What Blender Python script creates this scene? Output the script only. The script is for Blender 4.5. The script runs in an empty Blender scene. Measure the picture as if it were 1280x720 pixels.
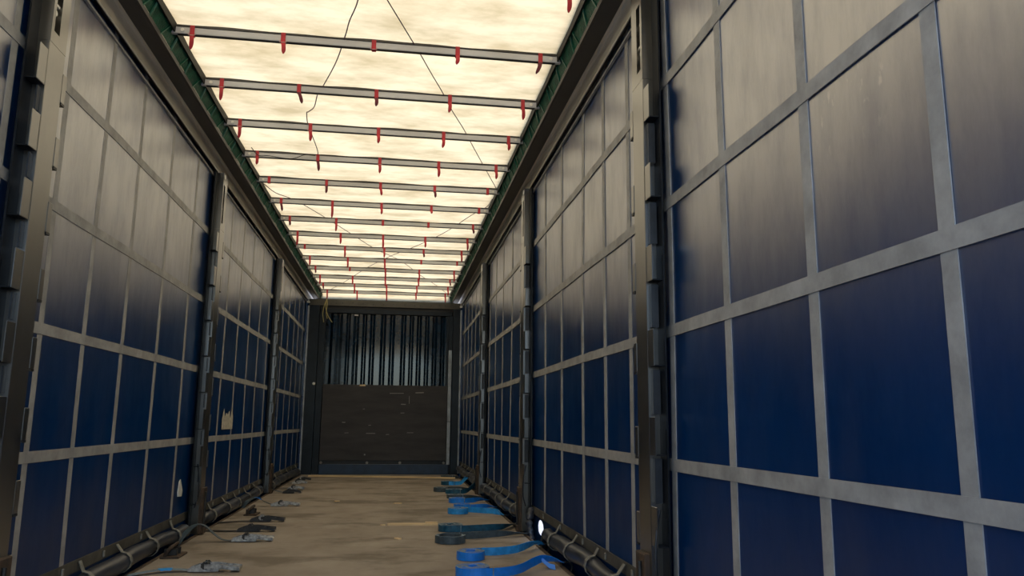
import bpy, bmesh, math, random
from mathutils import Vector, Matrix
random.seed(7)
S = bpy.context.scene
COL = S.collection

# ------------------------------------------------------------------ camera
CAMZ = 0.82
cam_d = bpy.data.cameras.new('camera'); cam = bpy.data.objects.new('camera', cam_d); COL.objects.link(cam)
cam_d.sensor_width = 36.0; cam_d.lens = 972.16 * 36.0 / 1280.0; cam_d.clip_start = 0.02; cam_d.clip_end = 500
def cam_axes(yaw, pitch, roll):
    f = Vector((math.sin(yaw)*math.cos(pitch), math.cos(yaw)*math.cos(pitch), math.sin(pitch)))
    r = Vector((math.cos(yaw), -math.sin(yaw), 0)); u = r.cross(f)
    return r*math.cos(roll)+u*math.sin(roll), -r*math.sin(roll)+u*math.cos(roll), f
_r, _u, _f = cam_axes(math.radians(8.4331), math.radians(9.788), math.radians(0.6))
cam.matrix_world = Matrix(((_r.x, _u.x, -_f.x, 0.1867), (_r.y, _u.y, -_f.y, 0), (_r.z, _u.z, -_f.z, CAMZ), (0, 0, 0, 1)))
S.camera = cam

# ------------------------------------------------------------------ world, sun, exposure
w = bpy.data.worlds.new('sky'); S.world = w; w.use_nodes = True
nt = w.node_tree; nt.nodes.clear()
sky = nt.nodes.new('ShaderNodeTexSky'); sky.sky_type = 'NISHITA'; sky.sun_disc = False
sky.sun_elevation = math.radians(52); sky.sun_rotation = math.radians(20); sky.dust_density = 2.0
bg = nt.nodes.new('ShaderNodeBackground'); bg.inputs['Strength'].default_value = 0.53
wo = nt.nodes.new('ShaderNodeOutputWorld')
nt.links.new(sky.outputs[0], bg.inputs[0]); nt.links.new(bg.outputs[0], wo.inputs[0])
sd = bpy.data.lights.new('sun', 'SUN'); sun = bpy.data.objects.new('sun', sd); COL.objects.link(sun)
sd.energy = 0.90; sd.angle = math.radians(0.6); sd.color = (1.0, 0.94, 0.84)
sun.rotation_euler = (math.radians(-38), 0, math.radians(-12)); sun.location = (0, 6, 8)
S.view_settings.view_transform = 'Standard'; S.view_settings.look = 'None'
S.view_settings.exposure = 0.0; S.view_settings.gamma = 1.0; S.view_settings.use_curve_mapping = False
S.cycles.use_denoising = True
S.cycles.max_bounces = 8; S.cycles.diffuse_bounces = 5; S.cycles.glossy_bounces = 4

# ------------------------------------------------------------------ materials
def mat(name, col, rough=0.5, metal=0.0, spec=0.5, var=0.0, nscale=6.0, stretch=(1, 1, 1), col2=None,
        bump=0.0, bscale=60.0, rvar=0.0, coat=0.0, coat_rough=0.1, ior=None):
    m = bpy.data.materials.new(name); m.use_nodes = True
    n = m.node_tree.nodes; l = m.node_tree.links
    b = n['Principled BSDF']
    b.inputs['Roughness'].default_value = rough; b.inputs['Metallic'].default_value = metal
    b.inputs['Specular IOR Level'].default_value = spec
    if ior: b.inputs['IOR'].default_value = ior
    if coat: b.inputs['Coat Weight'].default_value = coat; b.inputs['Coat Roughness'].default_value = coat_rough
    b.inputs['Base Color'].default_value = (*col, 1)
    if var or col2 or rvar or bump:
        tc = n.new('ShaderNodeTexCoord'); mp = n.new('ShaderNodeMapping'); mp.inputs['Scale'].default_value = stretch
        l.new(tc.outputs['Object'], mp.inputs[0])
        no = n.new('ShaderNodeTexNoise'); no.inputs['Scale'].default_value = nscale; no.inputs['Detail'].default_value = 6
        no.inputs['Roughness'].default_value = 0.65
        l.new(mp.outputs[0], no.inputs[0])
        if var or col2:
            cr = n.new('ShaderNodeValToRGB')
            c2 = col2 if col2 else tuple(min(1, c*(1+var)) for c in col)
            c1 = col if col2 else tuple(c*(1-var) for c in col)
            cr.color_ramp.elements[0].position = 0.35; cr.color_ramp.elements[1].position = 0.68
            cr.color_ramp.elements[0].color = (*c1, 1); cr.color_ramp.elements[1].color = (*c2, 1)
            l.new(no.outputs['Fac'], cr.inputs[0]); l.new(cr.outputs[0], b.inputs['Base Color'])
        if rvar:
            mr = n.new('ShaderNodeMapRange'); mr.inputs['From Min'].default_value = 0.3; mr.inputs['From Max'].default_value = 0.7
            mr.inputs['To Min'].default_value = rough - rvar; mr.inputs['To Max'].default_value = rough + rvar
            l.new(no.outputs['Fac'], mr.inputs[0]); l.new(mr.outputs[0], b.inputs['Roughness'])
        if bump:
            n2 = n.new('ShaderNodeTexNoise'); n2.inputs['Scale'].default_value = bscale; n2.inputs['Detail'].default_value = 3
            l.new(mp.outputs[0], n2.inputs[0])
            bp = n.new('ShaderNodeBump'); bp.inputs['Strength'].default_value = bump; bp.inputs['Distance'].default_value = 0.01
            l.new(n2.outputs['Fac'], bp.inputs['Height']); l.new(bp.outputs[0], b.inputs['Normal'])
    return m

M = {}
M['webbing'] = mat('webbing_grey', (0.34, 0.34, 0.335), 0.62, var=0.22, nscale=9, stretch=(1, 1, 1), spec=0.35)
M['hem_band'] = mat('hem_band_grey', (0.085, 0.08, 0.065), 0.6, var=0.4, nscale=7)
M['hem_roll'] = mat('hem_roll_vinyl', (0.03, 0.035, 0.05), 0.38, var=0.5, nscale=5, rvar=0.1, spec=0.6)
M['tie'] = mat('tie_webbing', (0.22, 0.215, 0.19), 0.6, var=0.3, nscale=20)
M['cant'] = mat('cant_aluminium', (0.42, 0.395, 0.34), 0.36, spec=0.8, ior=2.0, var=0.25, nscale=3, stretch=(1, 0.35, 1), rvar=0.1)
M['black'] = mat('black_steel', (0.012, 0.012, 0.013), 0.45, var=0.4, nscale=8)
M['lip'] = mat('dark_lip', (0.013, 0.0125, 0.012), 0.6, spec=0.25, var=0.3, nscale=6)
M['soffit'] = mat('soffit_shade', (0.055, 0.051, 0.046), 0.5, spec=0.4, var=0.25, nscale=3, stretch=(1, 0.4, 1))  # shade of the rail underside put into a darker colour
M['green'] = mat('green_plastic', (0.004, 0.085, 0.047), 0.5, spec=0.25, var=0.35, nscale=14, bump=0.5, bscale=90)
M['green_rim'] = mat('green_rim_plastic', (0.012, 0.15, 0.082), 0.35, var=0.25, nscale=14)
M['bow'] = mat('bow_steel', (0.60, 0.60, 0.60), 0.42, spec=0.5, var=0.15, nscale=4, stretch=(0.4, 1, 1), rvar=0.08)
M['sleeve'] = mat('bow_sleeve', (0.05, 0.047, 0.045), 0.7, var=0.3, nscale=6)
M['rivet'] = mat('rivet', (0.92, 0.90, 0.82), 0.35)
M['red'] = mat('red_strap', (0.50, 0.014, 0.03), 0.45, var=0.25, nscale=9)
M['darkred'] = mat('dark_red_strap', (0.14, 0.008, 0.022), 0.5, var=0.25, nscale=9)
M['buckle'] = mat('pale_buckle', (0.70, 0.45, 0.42), 0.4)
M['cord'] = mat('purple_cord', (0.13, 0.055, 0.085), 0.7, var=0.2, nscale=30)
M['string'] = mat('straw_string', (0.42, 0.36, 0.16), 0.8)
M['post'] = mat('post_paint', (0.035, 0.031, 0.024), 0.30, spec=0.9, ior=2.1, var=0.55, nscale=7, stretch=(1, 1, 0.5), rvar=0.08)
M['socket'] = mat('socket_steel', (0.055, 0.055, 0.055), 0.32, spec=0.9, ior=2.1, var=0.4, nscale=12)
M['strip'] = mat('edge_strip_steel', (0.025, 0.029, 0.036), 0.4, spec=0.4, var=0.35, nscale=10)
M['flange'] = mat('blue_flange', (0.008, 0.010, 0.014), 0.5, spec=0.2, var=0.5, nscale=6)
M['rust'] = mat('rusty_steel', (0.035, 0.026, 0.02), 0.75, col2=(0.10, 0.058, 0.032), nscale=16)
M['bulk'] = mat('bulkhead_navy', (0.005, 0.018, 0.040), 0.09, spec=0.75, var=0.3, nscale=5)
M['bulk_frame'] = mat('bulkhead_frame', (0.009, 0.016, 0.026), 0.35, spec=0.3, var=0.35, nscale=5)
M['beam'] = mat('bulkhead_beam', (0.012, 0.034, 0.080), 0.45, var=0.3, nscale=6)
M['header'] = mat('header_steel', (0.085, 0.08, 0.068), 0.5, var=0.25, nscale=5)
M['edge_light'] = mat('worn_edge_strip', (0.32, 0.36, 0.42), 0.35, spec=0.6, var=0.35, nscale=5)
M['ply'] = mat('dark_plywood', (0.016, 0.0135, 0.0138), 0.5, col2=(0.040, 0.034, 0.034), nscale=2.5, stretch=(0.6, 1, 3), bump=0.15, bscale=40)
M['scratch'] = mat('scratch_pale', (0.24, 0.23, 0.22), 0.7)
M['wood'] = mat('pale_wood', (0.80, 0.60, 0.34), 0.65, var=0.2, nscale=8, stretch=(0.4, 3, 3))
M['paper'] = mat('white_paper', (0.55, 0.52, 0.43), 0.7, var=0.25, nscale=30)
M['white'] = mat('white_plastic', (0.75, 0.74, 0.70), 0.5, var=0.15, nscale=25)
M['blue'] = mat('blue_webbing', (0.004, 0.235, 0.87), 0.38, spec=0.6, var=0.12, nscale=30)
M['bluelight'] = mat('light_blue_webbing', (0.03, 0.34, 0.88), 0.42, spec=0.5, var=0.25, nscale=25)
M['teal'] = mat('dirty_teal_webbing', (0.006, 0.085, 0.16), 0.42, spec=0.5, var=0.4, nscale=25)
M['greyweb'] = mat('grey_blue_webbing', (0.055, 0.080, 0.098), 0.5, var=0.3, nscale=25)
M['coiltop'] = mat('coil_edge', (0.20, 0.27, 0.33), 0.7, var=0.35, nscale=60)
M['ratchet'] = mat('worn_steel', (0.16, 0.155, 0.15), 0.38, metal=0.4, col2=(0.62, 0.61, 0.58), nscale=30)
M['darksteel'] = mat('dark_steel', (0.04, 0.038, 0.036), 0.45, metal=0.4, var=0.4, nscale=25)
M['bolt'] = mat('bolt_zinc', (0.22, 0.21, 0.19), 0.4)
M['ground'] = mat('yard_concrete', (0.42, 0.40, 0.37), 0.85, var=0.15, nscale=0.6)

def curtain_mat():
    m = bpy.data.materials.new('navy_vinyl'); m.use_nodes = True
    n = m.node_tree.nodes; l = m.node_tree.links; b = n['Principled BSDF']
    tc = n.new('ShaderNodeTexCoord')
    def noise(scale, stretch, detail=6, rough=0.6):
        mp = n.new('ShaderNodeMapping'); mp.inputs['Scale'].default_value = stretch; l.new(tc.outputs['Object'], mp.inputs[0])
        x = n.new('ShaderNodeTexNoise'); x.inputs['Scale'].default_value = scale; x.inputs['Detail'].default_value = detail
        x.inputs['Roughness'].default_value = rough; l.new(mp.outputs[0], x.inputs[0]); return x.outputs['Fac']
    def ramp(fac, p0, p1, c0=(0, 0, 0), c1=(1, 1, 1)):
        r = n.new('ShaderNodeValToRGB'); r.color_ramp.elements[0].position = p0; r.color_ramp.elements[1].position = p1
        r.color_ramp.elements[0].color = (*c0, 1); r.color_ramp.elements[1].color = (*c1, 1); l.new(fac, r.inputs[0]); return r.outputs[0]
    def mix(fac, a, bb):
        x = n.new('ShaderNodeMix'); x.data_type = 'RGBA'; l.new(fac, x.inputs['Factor'])
        for s, v in ((x.inputs['A'], a), (x.inputs['B'], bb)):
            if isinstance(v, tuple): s.default_value = (*v, 1)
            else: l.new(v, s)
        return x.outputs['Result']
    base = ramp(noise(1.3, (1, 1, 0.6)), 0.3, 0.7, (0.0006, 0.022, 0.095), (0.001, 0.031, 0.13))
    dust = ramp(noise(3.0, (1, 1.8, 0.6), 3, 0.5), 0.45, 0.85, (0, 0, 0), (0.20, 0.20, 0.20))
    c = mix(dust, base, (0.085, 0.085, 0.082))
    fine = ramp(noise(40, (1, 1, 0.7), 2, 0.5), 0.70, 0.80, (0, 0, 0), (0.05, 0.05, 0.05))
    c = mix(fine, c, (0.10, 0.105, 0.11))
    # pale scuffs in one cell of the near curtain
    vm = n.new('ShaderNodeVectorMath'); vm.operation = 'SUBTRACT'; vm.inputs[1].default_value = (1.25, 1.63, 1.58); l.new(tc.outputs['Object'], vm.inputs[0])
    sc = n.new('ShaderNodeVectorMath'); sc.operation = 'MULTIPLY'; sc.inputs[1].default_value = (3, 4.6, 8); l.new(vm.outputs[0], sc.inputs[0])
    ln = n.new('ShaderNodeVectorMath'); ln.operation = 'LENGTH'; l.new(sc.outputs[0], ln.inputs[0])
    near = ramp(ln.outputs['Value'], 0.55, 1.0, (1, 1, 1), (0, 0, 0))
    sm = ramp(noise(24, (1, 1.2, 0.6), 3), 0.60, 0.70)
    mm = n.new('ShaderNodeMath'); mm.operation = 'MULTIPLY'; l.new(near, mm.inputs[0]); l.new(sm, mm.inputs[1])
    m2 = n.new('ShaderNodeMath'); m2.operation = 'MULTIPLY'; l.new(mm.outputs[0], m2.inputs[0]); m2.inputs[1].default_value = 0.55
    c = mix(m2.outputs[0], c, (0.42, 0.42, 0.40))
    mr = n.new('ShaderNodeMapRange'); mr.inputs['From Min'].default_value = 0.3; mr.inputs['From Max'].default_value = 0.72
    mr.inputs['To Min'].default_value = 0.285; mr.inputs['To Max'].default_value = 0.36
    l.new(noise(3.0, (1, 1.6, 0.6), 4, 0.55), mr.inputs[0])
    bp = n.new('ShaderNodeBump'); bp.inputs['Strength'].default_value = 0.012; bp.inputs['Distance'].default_value = 0.01
    l.new(noise(6, (1, 1.4, 0.5), 2), bp.inputs['Height'])
    n.remove(b)
    df = n.new('ShaderNodeBsdfDiffuse'); gl = n.new('ShaderNodeBsdfGlossy'); gl.distribution = 'BECKMANN'
    gl.inputs['Color'].default_value = (1, 1, 1, 1)
    l.new(c, df.inputs['Color']); l.new(mr.outputs[0], gl.inputs['Roughness'])
    fr = n.new('ShaderNodeFresnel'); fr.inputs['IOR'].default_value = 4.9
    for q in (df, gl, fr): l.new(bp.outputs[0], q.inputs['Normal'])
    # lower half: gloss lowered by height to darken the floor's reflection
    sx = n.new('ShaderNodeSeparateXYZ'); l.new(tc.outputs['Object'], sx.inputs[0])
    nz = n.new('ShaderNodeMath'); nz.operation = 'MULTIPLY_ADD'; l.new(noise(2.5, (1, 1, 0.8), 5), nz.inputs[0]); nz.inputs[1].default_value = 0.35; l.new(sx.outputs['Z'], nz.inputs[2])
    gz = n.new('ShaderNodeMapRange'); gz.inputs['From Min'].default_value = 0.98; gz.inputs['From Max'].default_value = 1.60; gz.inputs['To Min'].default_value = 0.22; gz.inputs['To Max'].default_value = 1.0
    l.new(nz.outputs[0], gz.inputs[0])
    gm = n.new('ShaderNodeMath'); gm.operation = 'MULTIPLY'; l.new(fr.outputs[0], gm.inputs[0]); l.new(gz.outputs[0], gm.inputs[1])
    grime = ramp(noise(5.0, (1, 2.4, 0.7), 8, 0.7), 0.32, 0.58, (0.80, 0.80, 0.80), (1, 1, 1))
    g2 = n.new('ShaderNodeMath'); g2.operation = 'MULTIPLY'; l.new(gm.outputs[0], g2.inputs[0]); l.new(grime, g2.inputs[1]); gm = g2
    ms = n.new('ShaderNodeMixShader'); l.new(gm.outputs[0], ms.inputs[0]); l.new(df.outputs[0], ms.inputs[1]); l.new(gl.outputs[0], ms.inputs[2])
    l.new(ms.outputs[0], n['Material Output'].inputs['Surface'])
    return m
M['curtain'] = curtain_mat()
def enamel(name, col, col2, rough, ior, nscale=7, stretch=(1, 1, 0.5)):
    m = mat(name, col, 0.5, col2=col2, nscale=nscale, stretch=stretch); n = m.node_tree.nodes; l = m.node_tree.links
    b = n['Principled BSDF']; src = b.inputs['Base Color'].links[0].from_socket
    df = n.new('ShaderNodeBsdfDiffuse'); gl = n.new('ShaderNodeBsdfGlossy'); gl.distribution = 'BECKMANN'; gl.inputs['Roughness'].default_value = rough
    gl.inputs['Color'].default_value = (1, 1, 1, 1)
    fr = n.new('ShaderNodeFresnel'); fr.inputs['IOR'].default_value = ior; ms = n.new('ShaderNodeMixShader')
    l.new(src, df.inputs['Color']); l.new(fr.outputs[0], ms.inputs[0]); l.new(df.outputs[0], ms.inputs[1]); l.new(gl.outputs[0], ms.inputs[2])
    l.new(ms.outputs[0], n['Material Output'].inputs['Surface']); n.remove(b); return m
M['post'] = enamel('post_paint', (0.018, 0.016, 0.012), (0.06, 0.054, 0.042), 0.30, 2.9)
M['socket'] = enamel('socket_steel', (0.02, 0.019, 0.017), (0.05, 0.047, 0.04), 0.32, 2.8, 12)
M['cant'] = enamel('cant_aluminium', (0.60, 0.55, 0.45), (0.85, 0.80, 0.68), 0.34, 2.4, 3, (1, 0.5, 1))

def tarp_mat():
    m = bpy.data.materials.new('translucent_tarp'); m.use_nodes = True
    n = m.node_tree.nodes; l = m.node_tree.links; n.remove(n['Principled BSDF'])
    out = n['Material Output']; tc = n.new('ShaderNodeTexCoord')
    def noise(scale, stretch, detail):
        mp = n.new('ShaderNodeMapping'); mp.inputs['Scale'].default_value = stretch; l.new(tc.outputs['Object'], mp.inputs[0])
        x = n.new('ShaderNodeTexNoise'); x.inputs['Scale'].default_value = scale; x.inputs['Detail'].default_value = detail
        x.inputs['Roughness'].default_value = 0.6; l.new(mp.outputs[0], x.inputs[0]); return x.outputs['Fac']
    r = n.new('ShaderNodeValToRGB'); r.color_ramp.elements[0].position = 0.30; r.color_ramp.elements[1].position = 0.60
    r.color_ramp.elements[0].color = (0.55, 0.41, 0.205, 1); r.color_ramp.elements[1].color = (0.86, 0.68, 0.39, 1)
    l.new(noise(3.2, (0.8, 1.6, 1), 8), r.inputs[0])
    # brownish stains
    r2 = n.new('ShaderNodeValToRGB'); r2.color_ramp.elements[0].position = 0.68; r2.color_ramp.elements[1].position = 0.80
    r2.color_ramp.elements[0].color = (0, 0, 0, 1); r2.color_ramp.elements[1].color = (0.55, 0.55, 0.55, 1)
    l.new(noise(2.0, (0.7, 1.4, 1), 5), r2.inputs[0])
    mx = n.new('ShaderNodeMix'); mx.data_type = 'RGBA'; l.new(r2.outputs[0], mx.inputs['Factor']); l.new(r.outputs[0], mx.inputs['A'])
    mx.inputs['B'].default_value = (0.50, 0.36, 0.16, 1)
    t = n.new('ShaderNodeBsdfTranslucent'); d = n.new('ShaderNodeBsdfDiffuse'); a = n.new('ShaderNodeMixShader'); a.inputs[0].default_value = 0.30
    l.new(mx.outputs['Result'], t.inputs['Color']); l.new(mx.outputs['Result'], d.inputs['Color'])
    l.new(t.outputs[0], a.inputs[1]); l.new(d.outputs[0], a.inputs[2]); l.new(a.outputs[0], out.inputs['Surface'])
    return m
M['tarp'] = tarp_mat()

def floor_mat():
    m = bpy.data.materials.new('worn_deck'); m.use_nodes = True
    n = m.node_tree.nodes; l = m.node_tree.links; b = n['Principled BSDF']; tc = n.new('ShaderNodeTexCoord')
    def noise(scale, stretch, detail=7, rough=0.65):
        mp = n.new('ShaderNodeMapping'); mp.inputs['Scale'].default_value = stretch; l.new(tc.outputs['Object'], mp.inputs[0])
        x = n.new('ShaderNodeTexNoise'); x.inputs['Scale'].default_value = scale; x.inputs['Detail'].default_value = detail
        x.inputs['Roughness'].default_value = rough; l.new(mp.outputs[0], x.inputs[0]); return x.outputs['Fac']
    def ramp(fac, p0, p1, c0, c1):
        r = n.new('ShaderNodeValToRGB'); r.color_ramp.elements[0].position = p0; r.color_ramp.elements[1].position = p1
        r.color_ramp.elements[0].color = (*c0, 1); r.color_ramp.elements[1].color = (*c1, 1); l.new(fac, r.inputs[0]); return r.outputs[0]
    def mix(fac, a, bb, mode='MIX'):
        x = n.new('ShaderNodeMix'); x.data_type = 'RGBA'; x.blend_type = mode; l.new(fac, x.inputs['Factor'])
        for s, v in ((x.inputs['A'], a), (x.inputs['B'], bb)):
            if isinstance(v, tuple): s.default_value = (*v, 1)
            else: l.new(v, s)
        return x.outputs['Result']
    c = ramp(noise(2.0, (1.2, 0.7, 1)), 0.3, 0.7, (0.27, 0.222, 0.176), (0.40, 0.342, 0.282))
    c = mix(ramp(noise(1.7, (0.75, 1.1, 1), 5), 0.50, 0.61, (0, 0, 0), (0.7,)*3), c, (0.13, 0.105, 0.075))
    c = mix(ramp(noise(7, (0.35, 3.5, 1), 6), 0.62, 0.72, (0, 0, 0), (0.5,)*3), c, (0.54, 0.46, 0.38))
    c = mix(ramp(noise(38, (0.6, 2.2, 1), 3), 0.72, 0.77, (0, 0, 0), (0.6,)*3), c, (0.07, 0.05, 0.035))
    l.new(c, b.inputs['Base Color']); b.inputs['Specular IOR Level'].default_value = 0.3
    l.new(ramp(noise(3, (1, 1, 1)), 0.3, 0.7, (0.5,)*3, (0.75,)*3), b.inputs['Roughness'])
    bp = n.new('ShaderNodeBump'); bp.inputs['Strength'].default_value = 0.12; bp.inputs['Distance'].default_value = 0.01
    l.new(noise(30, (0.3, 2.5, 1), 4), bp.inputs['Height']); l.new(bp.outputs[0], b.inputs['Normal'])
    return m
M['floor'] = floor_mat()

# ------------------------------------------------------------------ mesh helpers
def me_from(bm, name, m, smooth=False, bevel=0):
    bmesh.ops.recalc_face_normals(bm, faces=bm.faces)
    me = bpy.data.meshes.new(name); bm.to_mesh(me); bm.free()
    for x in (m if isinstance(m, (list, tuple)) else [m]): me.materials.append(M[x])
    if smooth:
        for p in me.polygons: p.use_smooth = True
    return me
def link(name, me, parent=None, loc=(0, 0, 0), rot=(0, 0, 0)):
    o = bpy.data.objects.new(name, me); COL.objects.link(o); o.location = loc; o.rotation_euler = rot
    if parent: o.parent = parent
    return o
def obj(name, bm, m, parent=None, smooth=False, loc=(0, 0, 0), rot=(0, 0, 0)):
    return link(name, me_from(bm, name, m, smooth), parent, loc, rot)
def thing(name, label, cat, loc=(0, 0, 0), rotz=0, group=None):
    o = bpy.data.objects.new(name, None); COL.objects.link(o); o.location = loc; o.rotation_euler = (0, 0, rotz)
    o.empty_display_size = 0.05
    return tag(o, label, cat, group)
def tag(o, label, cat, group=None):
    o['label'] = label; o['category'] = cat
    if group: o['group'] = group
    return o
def struct(o, label, cat):
    o['kind'] = 'structure'; o['label'] = label; o['category'] = cat; return o
def BM(): return bmesh.new()
def box(bm, x0, x1, y0, y1, z0, z1, bevel=0.0, mi=0):
    vs = [bm.verts.new((x, y, z)) for x in (x0, x1) for y in (y0, y1) for z in (z0, z1)]
    fs = [bm.faces.new([vs[i] for i in q]) for q in ((0, 1, 3, 2), (4, 6, 7, 5), (0, 4, 5, 1), (2, 3, 7, 6), (0, 2, 6, 4), (1, 5, 7, 3))]
    for f in fs: f.material_index = mi
    if bevel:
        bmesh.ops.bevel(bm, geom=list({e for f in fs for e in f.edges}), offset=bevel, segments=1, affect='EDGES', profile=0.5)
    return bm
def prism_y(bm, prof, y0, y1, n=1, mi=0):
    """closed (x,z) profile extruded along y"""
    rings = [[bm.verts.new((x, y0+(y1-y0)*k/n, z)) for x, z in prof] for k in range(n+1)]
    for a, b in zip(rings, rings[1:]):
        for i in range(len(prof)):
            j = (i+1) % len(prof); bm.faces.new((a[i], a[j], b[j], b[i])).material_index = mi
    bm.faces.new(rings[0]); bm.faces.new(rings[-1][::-1])
    return bm
def prism_x(bm, prof, x0, x1, n=1, fz=None, mi=0):
    """closed (y,z) profile extruded along x; fz(x) lifts the ring"""
    rings = []
    for k in range(n+1):
        x = x0+(x1-x0)*k/n; d = fz(x) if fz else 0
        rings.append([bm.verts.new((x, y, z+d)) for y, z in prof])
    for a, b in zip(rings, rings[1:]):
        for i in range(len(prof)):
            j = (i+1) % len(prof); bm.faces.new((a[i], a[j], b[j], b[i])).material_index = mi
    bm.faces.new(rings[0]); bm.faces.new(rings[-1][::-1])
    return bm
def prism_z(bm, prof, z0, z1, mi=0):
    a = [bm.verts.new((x, y, z0)) for x, y in prof]; b = [bm.verts.new((x, y, z1)) for x, y in prof]
    for i in range(len(prof)):
        j = (i+1) % len(prof); bm.faces.new((a[i], a[j], b[j], b[i])).material_index = mi
    bm.faces.new(a); bm.faces.new(b[::-1]); return bm
def tube(bm, pts, r, seg=6, mi=0):
    pts = [Vector(p) for p in pts]; rings = []
    for i, p in enumerate(pts):
        t = (pts[min(i+1, len(pts)-1)]-pts[max(i-1, 0)]).normalized()
        up = Vector((0, 0, 1)) if abs(t.z) < 0.9 else Vector((1, 0, 0))
        a = t.cross(up).normalized(); b = t.cross(a)
        rr = r[i] if isinstance(r, (list, tuple)) else r
        rings.append([bm.verts.new(p+(a*math.cos(2*math.pi*k/seg)+b*math.sin(2*math.pi*k/seg))*rr) for k in range(seg)])
    for a, b in zip(rings, rings[1:]):
        for k in range(seg): bm.faces.new((a[k], a[(k+1) % seg], b[(k+1) % seg], b[k])).material_index = mi
    bm.faces.new(rings[0]); bm.faces.new(rings[-1][::-1])
    return bm
def smooth_path(pts, n=6):
    """Catmull-Rom through the points"""
    P = [Vector(p) for p in pts]; P = [2*P[0]-P[1]]+P+[2*P[-1]-P[-2]]; out = []
    for i in range(1, len(P)-2):
        for k in range(n):
            t = k/n; a, b, c, d = P[i-1:i+3]
            out.append(0.5*((2*b)+(c-a)*t+(2*a-5*b+4*c-d)*t*t+(3*b-a-3*c+d)*t**3))
    out.append(P[-2]); return out
def ribbon(bm, pts, widths, th, mi=0):
    """strip: pts centre line, widths = vector of the half width at each point, th thickness"""
    rings = []
    for i, p in enumerate(pts):
        p = Vector(p); t = (Vector(pts[min(i+1, len(pts)-1)])-Vector(pts[max(i-1, 0)])).normalized()
        wv = Vector(widths[i]); nn = t.cross(wv).normalized()*th/2
        rings.append([bm.verts.new(p+wv+nn), bm.verts.new(p-wv+nn), bm.verts.new(p-wv-nn), bm.verts.new(p+wv-nn)])
    for a, b in zip(rings, rings[1:]):
        for k in range(4): bm.faces.new((a[k], a[(k+1) % 4], b[(k+1) % 4], b[k])).material_index = mi
    bm.faces.new(rings[0]); bm.faces.new(rings[-1][::-1])
    return bm
def cyl(bm, c, axis, r, h, seg=12, mi=0):
    ax = Vector(axis).normalized(); return tube(bm, [Vector(c)-ax*h/2, Vector(c)+ax*h/2], r, seg, mi)

# ------------------------------------------------------------------ the trailer shell
CX = 1.25                     # side curtains
Y0, Y1 = -0.1, 12.62          # rear opening (behind the camera), front bulkhead
HT = {'h1': 2.191, 'h2': 1.670, 'h3': 1.154, 'h4': 0.641}     # lower edges of the webbing rows
BW = 0.046
PIL = (3.03, 6.07, 9.12)

# floor deck with two steel edge rails
bm = BM(); box(bm, -1.165, 1.165, Y0, Y1, -0.04, 0.0)
floor = struct(obj('floor', bm, 'floor'), 'worn brown plywood load deck with dark stains', 'floor')
for s in (-1, 1):
    bm = BM(); prism_y(bm, [(s*1.165, -0.22), (s*1.165, 0.001), (s*1.172, 0.006), (s*1.186, 0.006), (s*1.19, 0.0), (s*1.19, -0.22)], Y0, Y1)
    obj('edge_rail', bm, 'rust', floor)
    bm = BM(); box(bm, s*1.19, s*1.29, Y0, Y1, -0.24, -0.22); obj('light_seal', bm, 'black', floor)  # unseen plate added to stop outside light leaking in below the curtain
# yard outside
bm = BM(); box(bm, -60, 60, -60, 60, -1.3, -1.2)
struct(obj('ground', bm, 'ground'), 'pale concrete yard outside the trailer', 'ground')

# roof tarpaulin (translucent)
BOWS = [3.45+0.661*k for k in range(15)]
def tarp_z(x, y):
    k = (y-3.45)/0.661
    sag = -0.010*(0.5-0.5*math.cos(2*math.pi*k)) + 0.003*math.sin(5*x+1.7*y)*math.sin(3.1*y)
    z = 2.912+sag
    if y > 12.75: z = 2.912-(y-12.75)*0.30
    return z
bm = BM(); nx, ny = 26, 170
gr = [[bm.verts.new((-1.075+2.15*i/nx, Y0+(13.1-Y0)*j/ny, tarp_z(-1.075+2.15*i/nx, Y0+(13.1-Y0)*j/ny))) for i in range(nx+1)] for j in range(ny+1)]
for j in range(ny):
    for i in range(nx): bm.faces.new((gr[j][i], gr[j][i+1], gr[j+1][i+1], gr[j+1][i]))
ceiling = struct(obj('ceiling', bm, 'tarp', smooth=True), 'cream translucent roof tarpaulin glowing with daylight', 'ceiling')

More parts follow.
